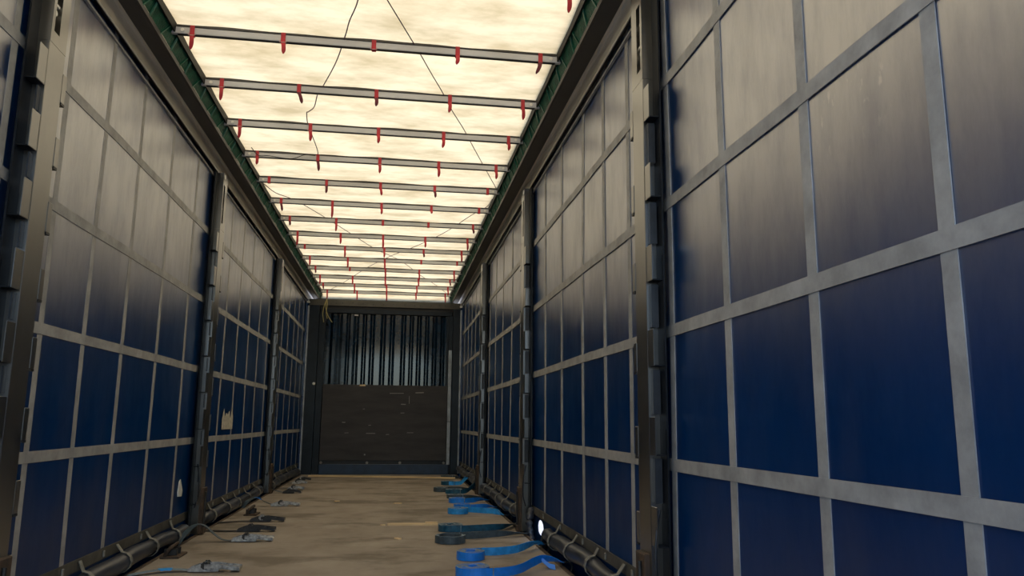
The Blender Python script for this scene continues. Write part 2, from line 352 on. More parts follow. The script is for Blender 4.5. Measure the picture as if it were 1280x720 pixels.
# cant rails under the roof edge
for s, nm, side in ((-1, 'trim_1', 'left'), (1, 'trim_2', 'right')):
    prof = [(1.085, 2.93), (1.085, 2.775), (1.095, 2.770), (1.15, 2.786), (1.19, 2.798), (1.206, 2.799), (1.214, 2.792), (1.2155, 2.775), (1.213, 2.74),
            (1.208, 2.70), (1.206, 2.689), (1.208, 2.685), (1.214, 2.686), (1.219, 2.735), (1.29, 2.735), (1.29, 2.93)]
    bm = BM(); prism_y(bm, [(s*x, z) for x, z in prof], Y0, 13.1)
    cr = struct(obj(nm, bm, 'cant'), f'grey metal roof rail running along the top of the {side} curtain', 'rail')
    bm = BM(); prism_y(bm, [(s*x, z) for x, z in ((1.221, 2.735), (1.221, 2.70), (1.236, 2.70), (1.236, 2.735))], Y0, Y1); obj('curtain_track', bm, 'black', cr)
    bm = BM(); prism_y(bm, [(s*x, z) for x, z in ((1.040, 2.858), (1.048, 2.858), (1.048, 2.935), (1.040, 2.935))], Y0, 13.1); obj('edge_lip', bm, 'lip', cr)
    bm = BM(); prism_y(bm, [(s*x, z) for x, z in ((1.0835, 2.80), (1.0835, 2.772), (1.095, 2.767), (1.15, 2.783), (1.192, 2.796), (1.19, 2.801), (1.15, 2.79), (1.095, 2.775), (1.088, 2.80))], Y0, 13.1); obj('soffit_shade_strip', bm, 'soffit', cr)  # dark strip painting the shade along the rail's underside
    bm = BM(); box(bm, s*1.04, s*1.29, Y0, 13.1, 2.932, 2.945); obj('rail_cover', bm, 'lip', cr)
    bm = BM(); cyl(bm, (s*1.205, 12.46, 2.655), (0, 1, 0), 0.022, 0.03, 12); obj('end_stud', bm, 'rivet', cr)

# ---- side curtains
def bulge(s, y, z):
    return 0.0035*math.sin(2.3*y+1.1*s)*math.sin(1.9*z+0.6*y) + 0.0015*math.sin(7.1*y+z*2.0)
VS = {1: [0.32, 0.845, 1.345, 1.845, 2.375, 2.90, 3.43, 3.87, 4.34, 4.93, 5.50, 6.055, 6.62, 7.17, 7.755, 8.31, 8.85, 9.40, 9.95, 10.5, 11.04, 11.58, 12.12],
      -1: [0.32, 0.84, 1.36, 1.88, 2.40, 2.92, 3.395, 3.855, 4.36, 4.955, 5.58, 6.19, 6.79, 7.35, 7.89, 8.44, 9.0, 9.55, 10.1, 10.65, 11.2, 11.74, 12.28]}
HOLE = (5.66, 0.08, 0.115, 0.052)
for s, nm, side in ((-1, 'wall_left', 'left'), (1, 'wall_right', 'right')):
    bm = BM(); step = 0.04; nY = int((Y1-Y0)/step); zt, zb = 2.75, -0.24; nZ = int((zt-zb)/step)
    g = []
    for j in range(nY+1):
        row = []
        for k in range(nZ+1):
            y = Y0+(Y1-Y0)*j/nY; z = zb+(zt-zb)*k/nZ
            if s == 1:
                u, v = (y-HOLE[0])/HOLE[2], (z-HOLE[1])/HOLE[3]; e = math.hypot(u, v)
                if 0.45 < e < 1.7: y = HOLE[0]+u/e*HOLE[2]; z = HOLE[1]+v/e*HOLE[3]
                if e < 1.7: pass
            row.append(bm.verts.new((s*(CX-bulge(s, y, z)), y, z)))
        g.append(row)
    for j in range(nY):
        for k in range(nZ):
            f = (g[j][k], g[j+1][k], g[j+1][k+1], g[j][k+1])
            if s == 1:
                cy = sum(v.co.y for v in f)/4; cz = sum(v.co.z for v in f)/4
                if math.hypot((cy-HOLE[0])/HOLE[2], (cz-HOLE[1])/HOLE[3]) < 0.97: continue
            bm.faces.new(f)
    bmesh.ops.remove_doubles(bm, verts=bm.verts, dist=1e-5)
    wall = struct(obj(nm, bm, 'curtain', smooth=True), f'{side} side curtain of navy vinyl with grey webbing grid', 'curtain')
    # a second skin is not needed: vinyl sheet gets thickness
    sm = wall.modifiers.new('thickness', 'SOLIDIFY'); sm.thickness = 0.003; sm.offset = 1 if s == 1 else -1
    # webbing rows (run over the verticals)
    for key, z in HT.items():
        bm = BM(); n = 220; pts = []; wid = []
        zz = z + (0.004 if s == 1 else 0)
        for i in range(n+1):
            y = Y0+(Y1-Y0)*i/n; pts.append((s*(CX-bulge(s, y, zz)-0.0048), y, zz+BW/2+0.002*math.sin(1.3*y+z))); wid.append((0, 0, BW/2))
        ribbon(bm, pts, wid, 0.003); obj('webbing_row', bm, 'webbing', wall)
    for y in VS[s]:
        if any(abs(y-p) < 0.03 for p in PIL): y -= 0.0
        bm = BM(); n = 40; pts = []; wid = []
        for i in range(n+1):
            z = 0.17+(2.735-0.17)*i/n; pts.append((s*(CX-bulge(s, y, z)-0.0022), y+0.003*math.sin(2*z+y), z)); wid.append((0, 0.0235, 0))
        ribbon(bm, pts, wid, 0.003); obj('webbing_upright', bm, 'webbing', wall)
    # top seam under the rail
    bm = BM(); prism_y(bm, [(s*1.246, 2.655), (s*1.234, 2.657), (s*1.234, 2.668), (s*1.246, 2.67)], Y0, Y1); obj('top_seam', bm, 'webbing', wall)
    # hem band and rolled hem, bay by bay
    hz = 0.205 if s == 1 else 0.172
    bm = BM(); prism_y(bm, [(s*1.2465, hz-0.055), (s*1.241, hz-0.055), (s*1.241, hz), (s*1.2465, hz)], Y0, Y1, 1); obj('hem_band', bm, 'hem_band', wall)
    segs = [(0.0, 2.75), (3.25, 5.30 if s == 1 else 5.88), (6.32, 8.98), (9.35, 12.3)]
    for a, b in segs:
        n = int((b-a)/0.08); pts = []; rr = []
        for i in range(n+1):
            y = a+(b-a)*i/n
            pts.append((s*(1.212+0.006*math.sin(5*y)), y, hz-0.105+0.008*math.sin(3.1*y+s)+0.004*math.sin(11*y))); rr.append(0.045+0.004*math.sin(4.3*y+1))
        rr[0] = rr[-1] = 0.024
        bm = BM(); tube(bm, pts, rr, 10)
        roll = obj('hem_roll', bm, 'hem_roll', wall, smooth=True)
        y = a+0.3
        while y < b-0.1:
            cz = hz-0.105+0.008*math.sin(3.1*y+s)+0.004*math.sin(11*y); cx = 1.212+0.006*math.sin(5*y)
            pts = [(s*1.238, y, hz-0.01)]+[(s*(cx-0.0525*math.sin(t)), y, cz+0.0525*math.cos(t)) for t in [0.0, 0.5, 1.0, 1.57, 2.1, 2.7, 3.14]]+[(s*1.236, y, cz-0.05)]
            bm = BM(); ribbon(bm, pts, [(0, 0.017, 0)]*len(pts), 0.003)
            obj('hem_tie', bm, 'tie', roll)
            y += 0.5 if s == -1 else 0.46
    # small eyelet buckles on the hem band
    bmb = BM(); box(bmb, -0.004, 0.004, -0.011, 0.011, -0.016, 0.016, 0.003); bme = me_from(bmb, 'hem_buckle', 'tie')
    for y in VS[s]:
        if y > 3: link('hem_buckle', bme, wall, (s*1.237, y, hz-0.028))
    if s == 1:
        # crumpled hem corner round the tear
        bm = BM(); pts = [(1.236, 5.93, 0.18), (1.215, 5.88, 0.15), (1.20, 5.85, 0.10), (1.205, 5.84, 0.04), (1.215, 5.80, -0.03)]
        tube(bm, smooth_path(pts, 4), [0.02+0.012*math.sin(i*0.9)**2 for i in range(17)], 8); obj('hem_fold', bm, 'hem_roll', wall, smooth=True)
        bm = BM(); pts = [(1.22, 5.30, 0.10), (1.225, 5.36, 0.06), (1.23, 5.43, 0.01), (1.235, 5.50, -0.05)]
        tube(bm, smooth_path(pts, 4), [0.024, 0.026, 0.03, 0.026, 0.02, 0.026, 0.028, 0.022, 0.02, 0.018, 0.016, 0.014, 0.01], 8); obj('hem_fold', bm, 'hem_roll', wall, smooth=True)

# ------------------------------------------------------------------ curtain posts
def clip_mesh(m):
    """open-topped plank socket: face plate, floor, outer lip"""
    bm = BM()
    box(bm, -0.004, 0.0, -0.033, 0.033, 0.0, 0.145, 0.0015)
    box(bm, 0.0, 0.042, -0.033, 0.033, 0.0, 0.004, 0, 1)
    box(bm, 0.038, 0.042, -0.033, 0.033, 0.0, 0.10, 0, 1)
    return me_from(bm, 'plank_socket', [m, 'flange'])
CLIP = clip_mesh('socket'); POUCH = None
def pouch_mesh():
    bm = BM(); box(bm, -0.003, 0.0, -0.002, 0.034, 0.0, 0.118, 0.0012); box(bm, 0.0, 0.04, 0.030, 0.034, 0.0, 0.118)
    box(bm, -0.004, 0.035, 0.002, 0.033, -0.010, -0.001, 0.0, 1)  # black block stands in for the shadow under the pouch
    return me_from(bm, 'lath_pouch', ['post', 'black'])
POUCH = pouch_mesh()
def post(s, yc, label, zs, hw=0.07):
    t = thing('curtain_post', label, 'post', (s*1.17, yc, 0.0))
    X = lambda x: s*(x)                      # local x measured outwards from the inner face
    # C-profile shaft with a slotted upper part
    bm = BM()
    box(bm, X(0.0), X(0.05), -hw, hw, 0.012, 2.25, 0.002)
    obj('shaft', bm, 'post', t)
    bm = BM()
    box(bm, X(0.0), X(0.05), -hw, -hw+0.022, 2.25, 2.69); box(bm, X(0.0), X(0.05), hw-0.07, hw, 2.25, 2.69)
    box(bm, X(0.0), X(0.05), -hw+0.022, hw-0.07, 2.60, 2.69)
    box(bm, X(0.0), X(0.05), -hw+0.022, hw-0.07, 2.25, 2.30)
    sl = obj('slot_frame', bm, 'post', t)
    bm = BM(); box(bm, X(0.046), X(0.05), -hw+0.022, hw-0.07, 2.30, 2.60); obj('slot_back', bm, 'black', sl)
    bm = BM(); box(bm, X(0.01), X(0.02), -hw+0.022, hw-0.07, 2.415, 2.425); obj('slot_bar', bm, 'rivet', sl)
    for z in (2.385, 2.52):
        bm = BM(); cyl(bm, (X(0.02), -hw+0.045, z), (1, 0, 0), 0.012, 0.02, 10); obj('roller', bm, 'rivet', sl)
    # flange towards the rear of the trailer
    bm = BM(); box(bm, X(0.045), X(0.052), -hw-0.075, -hw+0.002, 0.05, 2.68); obj('rear_flange', bm, 'flange', t)
    bm = BM(); box(bm, X(0.05), X(0.0725), -hw+0.01, hw-0.02, 0.02, 2.68); obj('back_channel', bm, 'black', t)
    for i, z in enumerate(zs):
        o = link('plank_socket', CLIP, t, (X(0.006), -hw-0.034, z), (0, 0, math.pi if s < 0 else 0))
        o = link('lath_pouch', POUCH, t, (X(0.001), hw, z-0.01)); o.scale = (s, 1, 1)
        if i+1 < len(zs) and z-zs[i+1] > 0.22:
            bm = BM(); box(bm, X(0.012), X(0.016), -hw-0.026, -hw, zs[i+1]+0.155, z-0.012, 0.001); box(bm, X(0.012), X(0.040 if s > 0 else 0.018), -hw-0.028, -hw-0.024, zs[i+1]+0.155, z-0.012)
            obj('edge_strip', bm, 'strip', t)
    # foot with hinge
    bm = BM(); box(bm, X(-0.022), X(0.03), -hw+0.02, hw-0.01, 0.008, 0.33, 0.004); box(bm, X(-0.034), X(0.03), -hw+0.035, hw-0.03, 0.006, 0.05, 0.004)
    f = obj('foot', bm, 'rust', t)
    bm = BM(); tube(bm, [(X(-0.026), -0.01, 0.05), (X(-0.028), -0.01, 0.30)], 0.009, 8); obj('hinge_pin', bm, 'darksteel', f)
    bm = BM(); tube(bm, smooth_path([(X(0.02), -hw-0.045, 0.50), (X(0.0), -hw-0.06, 0.40), (X(-0.002), -hw-0.06, 0.28), (X(0.02), -hw-0.045, 0.20)], 5), 0.005, 6); obj('pull_handle', bm, 'strip', t)
    bm = BM(); cyl(bm, (X(0.02), -hw+0.03, 2.662), (1, 0, 0), 0.02, 0.05, 12); obj('top_roller', bm, 'rivet', t)
    return t
ZR = [2.055, 1.717, 1.378, 1.04, 0.70, 0.365]
ZL = [2.33-0.264*k for k in range(1, 9)]
post(1, PIL[0], 'nearest curtain post on the right, slotted top and plank sockets', ZR)
post(1, PIL[1], 'second curtain post from the camera along the right curtain', ZR)
post(1, PIL[2], 'farthest free curtain post along the right curtain', ZR)
post(-1, PIL[0]+0.06, 'nearest curtain post on the left with pale worn plank sockets', ZL)
post(-1, PIL[1]+0.02, 'second curtain post from the camera along the left curtain', ZL)
post(-1, PIL[2]+0.20, 'farthest free curtain post along the left curtain', ZL)

# ------------------------------------------------------------------ front bulkhead
bm = BM(); box(bm, -1.29, 1.29, Y1+0.02, Y1+0.06, -0.2, 2.72); box(bm, -1.1, 1.1, Y1-0.06, 13.12, 2.715, 2.73); box(bm, -1.1, 1.1, 13.1, 13.14, 2.73, 2.95)
front = struct(obj('wall_front', bm, 'bulk'), 'dark navy front bulkhead with corrugated upper sheet', 'wall')
YF = Y1
# corrugated sheet: raised ribs (x centre, half width)
ribs = [(-0.79, 0.028), (-0.64, 0.032), (-0.522, 0.026), (-0.383, 0.028), (-0.262, 0.026), (-0.113, 0.05), (0.045, 0.032), (0.206, 0.056), (0.362, 0.028), (0.482, 0.026), (0.611, 0.028), (0.733, 0.026), (0.86, 0.028)]
px = [(-0.90, -0.045), (-0.86, -0.045), (-0.84, 0.0)]
for i, (c, h) in enumerate(ribs):
    px += [(c-0.8*h, -0.045), (c+0.8*h, -0.045)]
    nx_ = ribs[i+1][0]-ribs[i+1][1] if i+1 < len(ribs) else 0.965
    mid = (c+h+nx_)/2; px += [(mid-0.006, 0.0), (mid+0.006, 0.0)]
px += [(0.965, -0.045), (0.985, -0.045)]
bm = BM(); a = [bm.verts.new((x, YF+y, 1.30)) for x, y in px]; b = [bm.verts.new((x, YF+y, 2.50)) for x, y in px]
for i in range(len(px)-1): bm.faces.new((a[i], a[i+1], b[i+1], b[i]))
cs = obj('corrugated_sheet', bm, 'bulk', front); m_ = cs.modifiers.new('thickness', 'SOLIDIFY'); m_.thickness = 0.003
bm = BM(); box(bm, -1.20, 1.20, YF-0.10, YF, 2.615, 2.715, 0.004); hd = obj('header_beam', bm, 'header', front)
bmr = BM(); cyl(bmr, (0, 0, 0), (0, 1, 0), 0.008, 0.006, 8); rme = me_from(bmr, 'rivet', 'black')
for x in (-0.94, -0.86, -0.78, -0.68, -0.52, -0.36, -0.2, -0.04, 0.12, 0.3, 0.46, 0.55, 0.72, 0.86, 0.95): link('rivet', rme, hd, (x, YF-0.102, 2.66+0.008*math.sin(9*x)))
bm = BM(); box(bm, -1.02, 1.07, YF-0.075, YF, 2.505, 2.575, 0.004); obj('upper_rail', bm, 'bulk_frame', front)
bm = BM(); box(bm, -1.10, 1.10, YF-0.06, YF, 2.575, 2.615); obj('rail_gap', bm, 'black', front)
for s, x0, x1 in ((-1, -1.20, -1.03), (1, 1.085, 1.21)):
    bm = BM(); box(bm, x0, x1, YF-0.13, YF+0.02, -0.02, 2.615, 0.006); cp = obj('corner_post', bm, 'bulk_frame', front)
    xe = x0 if s < 0 else x1
    bm = BM(); box(bm, xe-0.012, xe+0.012, YF-0.155, YF-0.13, 0.02, 2.60, 0.003); obj('worn_edge', bm, 'edge_light', cp)
    xi = (-1.03, -0.935) if s < 0 else (0.985, 1.02)
    bm = BM(); box(bm, xi[0], xi[1], YF-0.07, YF, 0.0, 2.505, 0.003); obj('side_rail', bm, 'bulk_frame', cp)
bm = BM(); box(bm, 1.025, 1.078, YF-0.085, YF, 0.82, 1.95, 0.003); obj('bright_strip', bm, 'edge_light', front)
bm = BM(); box(bm, 1.025, 1.078, YF-0.085, YF, 0.15, 0.812, 0.003); obj('bright_strip', bm, 'edge_light', front)
bm = BM(); box(bm, 1.022, 1.085, YF-0.07, YF, 0.0, 2.505, 0.003); obj('side_rail', bm, 'bulk_frame', front)
bm = BM(); box(bm, -0.925, 1.018, YF-0.095, YF-0.065, 0.21, 1.375, 0.003); ply = obj('kick_panel', bm, 'ply', front)
bms = BM(); box(bms, -0.5, 0.5, -0.001, 0.001, -0.5, 0.5); sme = me_from(bms, 'scratch', 'scratch')
for x, z, l_, h in ((0.22, 1.25, 0.22, 0.010), (0.58, 1.265, 0.13, 0.016), (0.33, 1.08, 0.075, 0.014), (0.32, 0.945, 0.06, 0.008), (-0.58, 0.79, 0.05, 0.012), (-0.18, 0.75, 0.04, 0.009), (-0.53, 0.63, 0.06, 0.008), (-0.16, 0.625, 0.14, 0.011), (0.1, 0.61, 0.05, 0.008), (0.45, 0.64, 0.10, 0.008), (-0.28, 1.0, 0.03, 0.008), (-0.24, 0.30, 0.022, 0.022), (0.42, 1.15, 0.008, 0.12)):
    o = link('scratch', sme, ply, (x, YF-0.0965, z), (0, random.uniform(-0.06, 0.06), 0)); o.scale = (l_, 1, h)
bm = BM(); box(bm, -0.36, -0.27, YF-0.10, YF-0.06, 1.355, 1.378); obj('broken_edge', bm, 'wood', ply)
bm = BM(); box(bm, -0.93, 1.06, YF-0.06, YF, 0.14, 0.215); obj('shadow_gap', bm, 'black', front)
bm = BM(); box(bm, -0.93, 1.06, YF-0.12, YF, 0.0, 0.155, 0.008); be = obj('bottom_beam', bm, 'beam', front)
bmr = BM(); cyl(bmr, (0, 0, 0), (0, 1, 0), 0.021, 0.02, 10); bme2 = me_from(bmr, 'bolt', 'bolt')
for x in (-0.895, -0.20, 0.305, 0.985): link('bolt', bme2, be, (x, YF-0.105, 0.178))
bm = BM(); box(bm, -0.49, -0.43, YF-0.05, YF-0.045, 2.47, 2.495); obj('pale_patch', bm, 'white', front)
bm = BM(); cyl(bm, (-1.06, YF-0.135, 1.38), (0, 1, 0), 0.022, 0.012, 12); obj('marker_stud', bm, 'white', front)

# ------------------------------------------------------------------ green folding strips at the roof edge
def fold_mesh(L, rim):
    """trapezoid pocket: sloped plate, local frame: u along y, v from roof edge (0) down and outwards (1)"""
    bm = BM()
    def P(u, v, n): return (0.044*v-0.02*n, u, -0.090*v-0.012*n)
    outer = [(-L/2, 0.02), (L/2, 0.02), (L/2-0.012, 1.0), (-L/2+0.05, 1.0)]
    inner = [(-L/2+0.014, 0.09), (L/2-0.014, 0.09), (L/2-0.024, 0.96), (-L/2+0.062, 0.96)]
    o = [bm.verts.new(P(u, v, 0.0)) for u, v in outer]; m1 = [bm.verts.new(P(u*0.985, v, 0.28)) for u, v in outer]
    i1 = [bm.verts.new(P(u, v, 0.28)) for u, v in inner]; i2 = [bm.verts.new(P(u, v, 0.08)) for u, v in inner]
    for A, B, mi in ((o, m1, 1), (m1, i1, 1), (i1, i2, 0)):
        for k in range(4): bm.faces.new((A[k], A[(k+1) % 4], B[(k+1) % 4], B[k])).material_index = mi
    bm.faces.new(i2).material_index = 0; bm.faces.new(o[::-1]).material_index = 0
    return me_from(bm, 'fold_panel', ['green', 'green_rim'])
FOLD = fold_mesh(0.25, 0)
for s, side in ((-1, 'left'), (1, 'right')):
    t = thing('roof_fold_strip', f'row of green plastic roof folds along the {side} roof edge', 'roof strip', (s*1.049, 8.0, 2.872))
    bm = BM(); prism_y(bm, [(0.0, 0.012), (s*0.048, -0.094), (s*0.052, -0.09), (s*0.004, 0.03)], -8.0, 5.05); obj('backing_strip', bm, 'green', t)
    for k in range(-1, 15):
        for h in (0, 1):
            y = 3.45+0.661*k+(0.185 if h == 0 else 0.475)-8.0
            if y+8 > 12.9: continue
            link('fold_panel', FOLD, t, (0, y, 0.006), (0, 0, math.pi if s < 0 else 0))

# ------------------------------------------------------------------ roof bows
ORD = ['first', 'second', 'third', 'fourth', 'fifth', 'sixth', 'seventh', 'eighth', 'ninth', 'tenth', 'eleventh', 'twelfth', 'thirteenth', 'fourteenth']
def bow_prof():
    return [(-0.016, 0.0), (-0.019, 0.003), (-0.017, 0.036), (-0.012, 0.042), (0.0, 0.042), (0.003, 0.036), (0.003, 0.0)]
bm = BM(); prism_x(bm, bow_prof(), -1.062, 1.062, 1); BAR = me_from(bm, 'bar', 'bow')
bm = BM(); box(bm, -1.03, 1.03, -0.0165, 0.0035, -0.003, 0.0006); LOWER = me_from(bm, 'underside_shade', 'black')  # black strip stands in for the bar's shaded underside
SLEEVES = []
for q in range(3):
    bm = BM(); rings = []
    for k in range(61):
        x = -1.035+2.07*k/60; d = 0.003*math.sin(7*x+q)+0.002*math.sin(17*x+2*q)
        rings.append([bm.verts.new((x, y, z)) for y, z in ((-0.0185-d*0.3, 0.0405), (-0.018+d*0.5, 0.052+d), (0.004, 0.054+d), (0.004, 0.0405))])
    for a, b in zip(rings, rings[1:]):
        for i in range(4): bm.faces.new((a[i], a[(i+1) % 4], b[(i+1) % 4], b[i]))
    bm.faces.new(rings[0]); bm.faces.new(rings[-1][::-1]); SLEEVES.append(me_from(bm, 'sleeve', 'sleeve'))
bm = BM(); cyl(bm, (0, 0, 0), (0, 1, 0), 0.010, 0.005, 10); RIV = me_from(bm, 'rivet', 'rivet')
def strap_mesh(length, lean, dark):
    bm = BM(); w_ = 0.0112
    # loop hugging the bar face and underside
    box(bm, -w_*1.1, w_*1.1, -0.0225, -0.0195, -0.006, 0.050, 0.001, 0); box(bm, -w_*1.1, w_*1.1, -0.0225, 0.006, -0.008, -0.005, 0, 0)
    if length > 0.01:
        pts = []; wid = []; n = 6
        for i in range(n+1):
            t = i/n; pts.append((lean*t*length+0.004*math.sin(t*3), -0.0235-0.008*math.sin(t*2.6), -0.006-length*t)); wid.append((w_*(1.0 if i < n-1 else (0.85 if i == n-1 else 0.3)), 0, 0))
        ribbon(bm, pts, wid, 0.0025, 1 if dark else 0)
    return me_from(bm, 'red_strap', ['red', 'darkred'])
bm = BM()
for a, b in (((-0.017, -0.0085), (0.017, -0.0085)), ((0.017, -0.0085), (0.017, 0.004)), ((-0.017, -0.0085), (-0.017, 0.004))):
    tube(bm, [(a[0], -0.026, a[1]), (b[0], -0.026, b[1])], 0.0018, 5)
BUCK = me_from(bm, 'buckle', 'buckle')
# (length below bar, lean, dark tail, buckle) per bow, five straps each, read left to right
L_ = lambda *a: a
SP = {0: [(0.08, 0, 0, 1), (0.08, 0.0, 0, 0), (0.06, 0, 0, 0), (0.045, -0.1, 0, 0), (0.09, -0.05, 0, 0)],
      1: [(0.085, 0.0, 0, 1), (0.07, 0.08, 0, 1), (0.0, 0, 0, 1), (0.055, -0.1, 0, 0), (0.075, -0.35, 1, 0)],
      2: [(0.09, 0, 0, 1), (0.075, 0.3, 1, 0), (0.06, 0, 1, 0), (0.07, -0.08, 0, 0), (0.085, 0, 0, 0)],
      3: [(0.09, 0, 0, 1), (0.08, 0.05, 0, 1), (0.065, 0, 0, 0), (0.07, -0.1, 0, 0), (0.06, 0, 0, 0)],
      4: [(0.06, 0, 0, 0), (0.085, 0.12, 1, 0), (0.075, 0, 0, 1), (0.08, 0, 0, 0), (0.07, 0, 0, 0)],
      5: [(0.0, 0, 0, 0), (0.07, 0.0, 1, 0), (0.065, 0.15, 0, 0), (0.06, 0.1, 1, 0), (0.0, 0, 0, 0)],
      6: [(0.075, 0.2, 1, 0), (0.12, 0, 0, 0), (0.06, 0, 0, 0), (0.03, 0, 0, 0), (0.0, 0, 0, 0)]}
rs = random.Random(3)
def add_bow(idx, y, label):
    t = thing('roof_bow', label, 'roof bar', (0, y, 2.852), 0, 'roof bows')
    b = link('bar', BAR, t)
    for x in (-1.005, 1.005): link('rivet', RIV, b, (x, -0.0195, 0.021))
    link('underside_shade', LOWER, t); link('sleeve', SLEEVES[idx % 3], t)
    spec = SP.get(idx) or [rs.choice([(0.0, 0, 0, 0), (0.05, 0.1, 1, 0), (0.09, 0, 0, 0), (0.11, 0, 0, 0), (0.075, 0, 0, 0)]) for _ in range(5)]
    for i, (ln, lean, dk, bk) in enumerate(spec):
        o = link('red_strap', strap_mesh(ln, lean, dk), t, ((i-2)*0.474+rs.uniform(-0.008, 0.008), 0, 0))
        if bk: link('buckle', BUCK, o)
add_bow(0, BOWS[0]-0.05, 'roof bow above the top picture edge, only its red strap tips showing')
for k in range(1, 15):
    add_bow(k, BOWS[k], f'{ORD[k-1]} grey roof crossbar with red straps counted from the camera')

# ------------------------------------------------------------------ cords under the roof
def cord(name, label, pts, r=0.0034, z=2.842, cat='cord', m='cord'):
    bm = BM(); tube(bm, smooth_path([(x, y, z+(0.0 if len(p) < 3 else p[2])) for p in pts for x, y in [p[:2]]], 7), r, 6)
    return tag(obj(name, bm, m, smooth=True), label, cat)
cord('tension_cord', 'thin dark cord hanging under the roof left of centre with a hooked kink',
     [(-0.026, 3.390), (-0.067, 3.688), (-0.118, 3.893), (-0.149, 4.057), (-0.221, 4.386), (-0.324, 4.735), (-0.375, 4.889), (-0.416, 5.095), (-0.462, 5.187), (-0.478, 5.218), (-0.493, 5.444), (-0.483, 5.680), (-0.478, 6.030), (-0.519, 6.194)], z=2.897)
cord('tension_cord', 'long thin dark cord running under the near roof towards the right edge',
     [(-0.005, 3.390), (0.087, 3.667), (0.211, 4.047), (0.262, 4.201), (0.344, 4.468), (0.416, 4.694), (0.509, 5.013), (0.611, 5.321), (0.714, 5.670), (0.868, 6.184), (1.036, 6.735)], z=2.897)
cord('tension_cord', 'thin cord curving under the far roof from left edge to far right corner',
     [(-1.036, 6.944), (-0.971, 7.221), (-0.817, 7.457), (-0.601, 8.022), (-0.354, 8.752), (-0.098, 9.502), (0.200, 10.118), (0.488, 11.094), (0.765, 11.916), (0.995, 12.73)], z=2.897)
cord('tension_cord', 'thin cord curving under the far roof from right edge to far left corner',
     [(1.036, 7.057), (1.012, 7.344), (0.899, 7.673), (0.673, 8.474), (0.375, 9.224), (0.087, 9.789, -0.009), (-0.231, 10.642), (-0.632, 11.916), (-0.92, 12.73)], z=2.897)
cord('loose_wire', 'dark loose wire wound along the left end of the fourth roof crossbar',
     [(-0.98, 6.00, 0.05), (-0.93, 6.03, 0.0), (-0.85, 6.03, 0.0), (-0.74, 6.03, -0.012), (-0.66, 6.04, -0.006), (-0.58, 6.04, 0.028), (-0.5, 6.05, 0.03)], z=2.850, r=0.003, m='black')
t = thing('hanging_string', 'straw coloured string hanging from the far left roof corner', 'string', (-0.93, 12.514, 2.705))
for pts in ([(0, 0, 0.02), (-0.035, -0.01, -0.1), (-0.05, -0.01, -0.22), (-0.03, -0.01, -0.36)], [(0, 0, 0.02), (-0.01, -0.02, -0.12), (0.03, -0.02, -0.25), (0.10, -0.02, -0.36)], [(0, 0, 0.02), (0.012, 0, -0.08), (0.0, 0, -0.2), (0.02, 0, -0.3)]):
    bm = BM(); tube(bm, smooth_path(pts, 5), 0.006, 5); obj('strand', bm, 'string', t)

# ------------------------------------------------------------------ rolled lashing straps along the right
def coil(r0, r1, width, m, turns=9):
    bm = BM(); n = turns*26; pts = []
    for i in range(n+1):
        t = i/n; a = 2*math.pi*turns*t; r = r0+(r1-r0)*t
        pts.append((r*math.cos(a), r*math.sin(a)))
    th = (r1-r0)/turns*0.80/2
    rings = []
    for i, (x, y) in enumerate(pts):
        rr = math.hypot(x, y); ux, uy = x/rr, y/rr; dz = 0.0018*math.sin(i*0.7)
        rings.append([bm.verts.new((x+ux*th, y+uy*th, 0.002)), bm.verts.new((x+ux*th, y+uy*th, width+dz)), bm.verts.new((x-ux*th, y-uy*th, width+dz)), bm.verts.new((x-ux*th, y-uy*th, 0.002))])
    for a, b in zip(rings, rings[1:]):
        for k in range(4): bm.faces.new((a[k], a[(k+1) % 4], b[(k+1) % 4], b[k])).material_index = 1 if k == 1 else 0
    bm.faces.new(rings[0]); bm.faces.new(rings[-1][::-1])
    return me_from(bm, 'coil', [m, 'coiltop'])
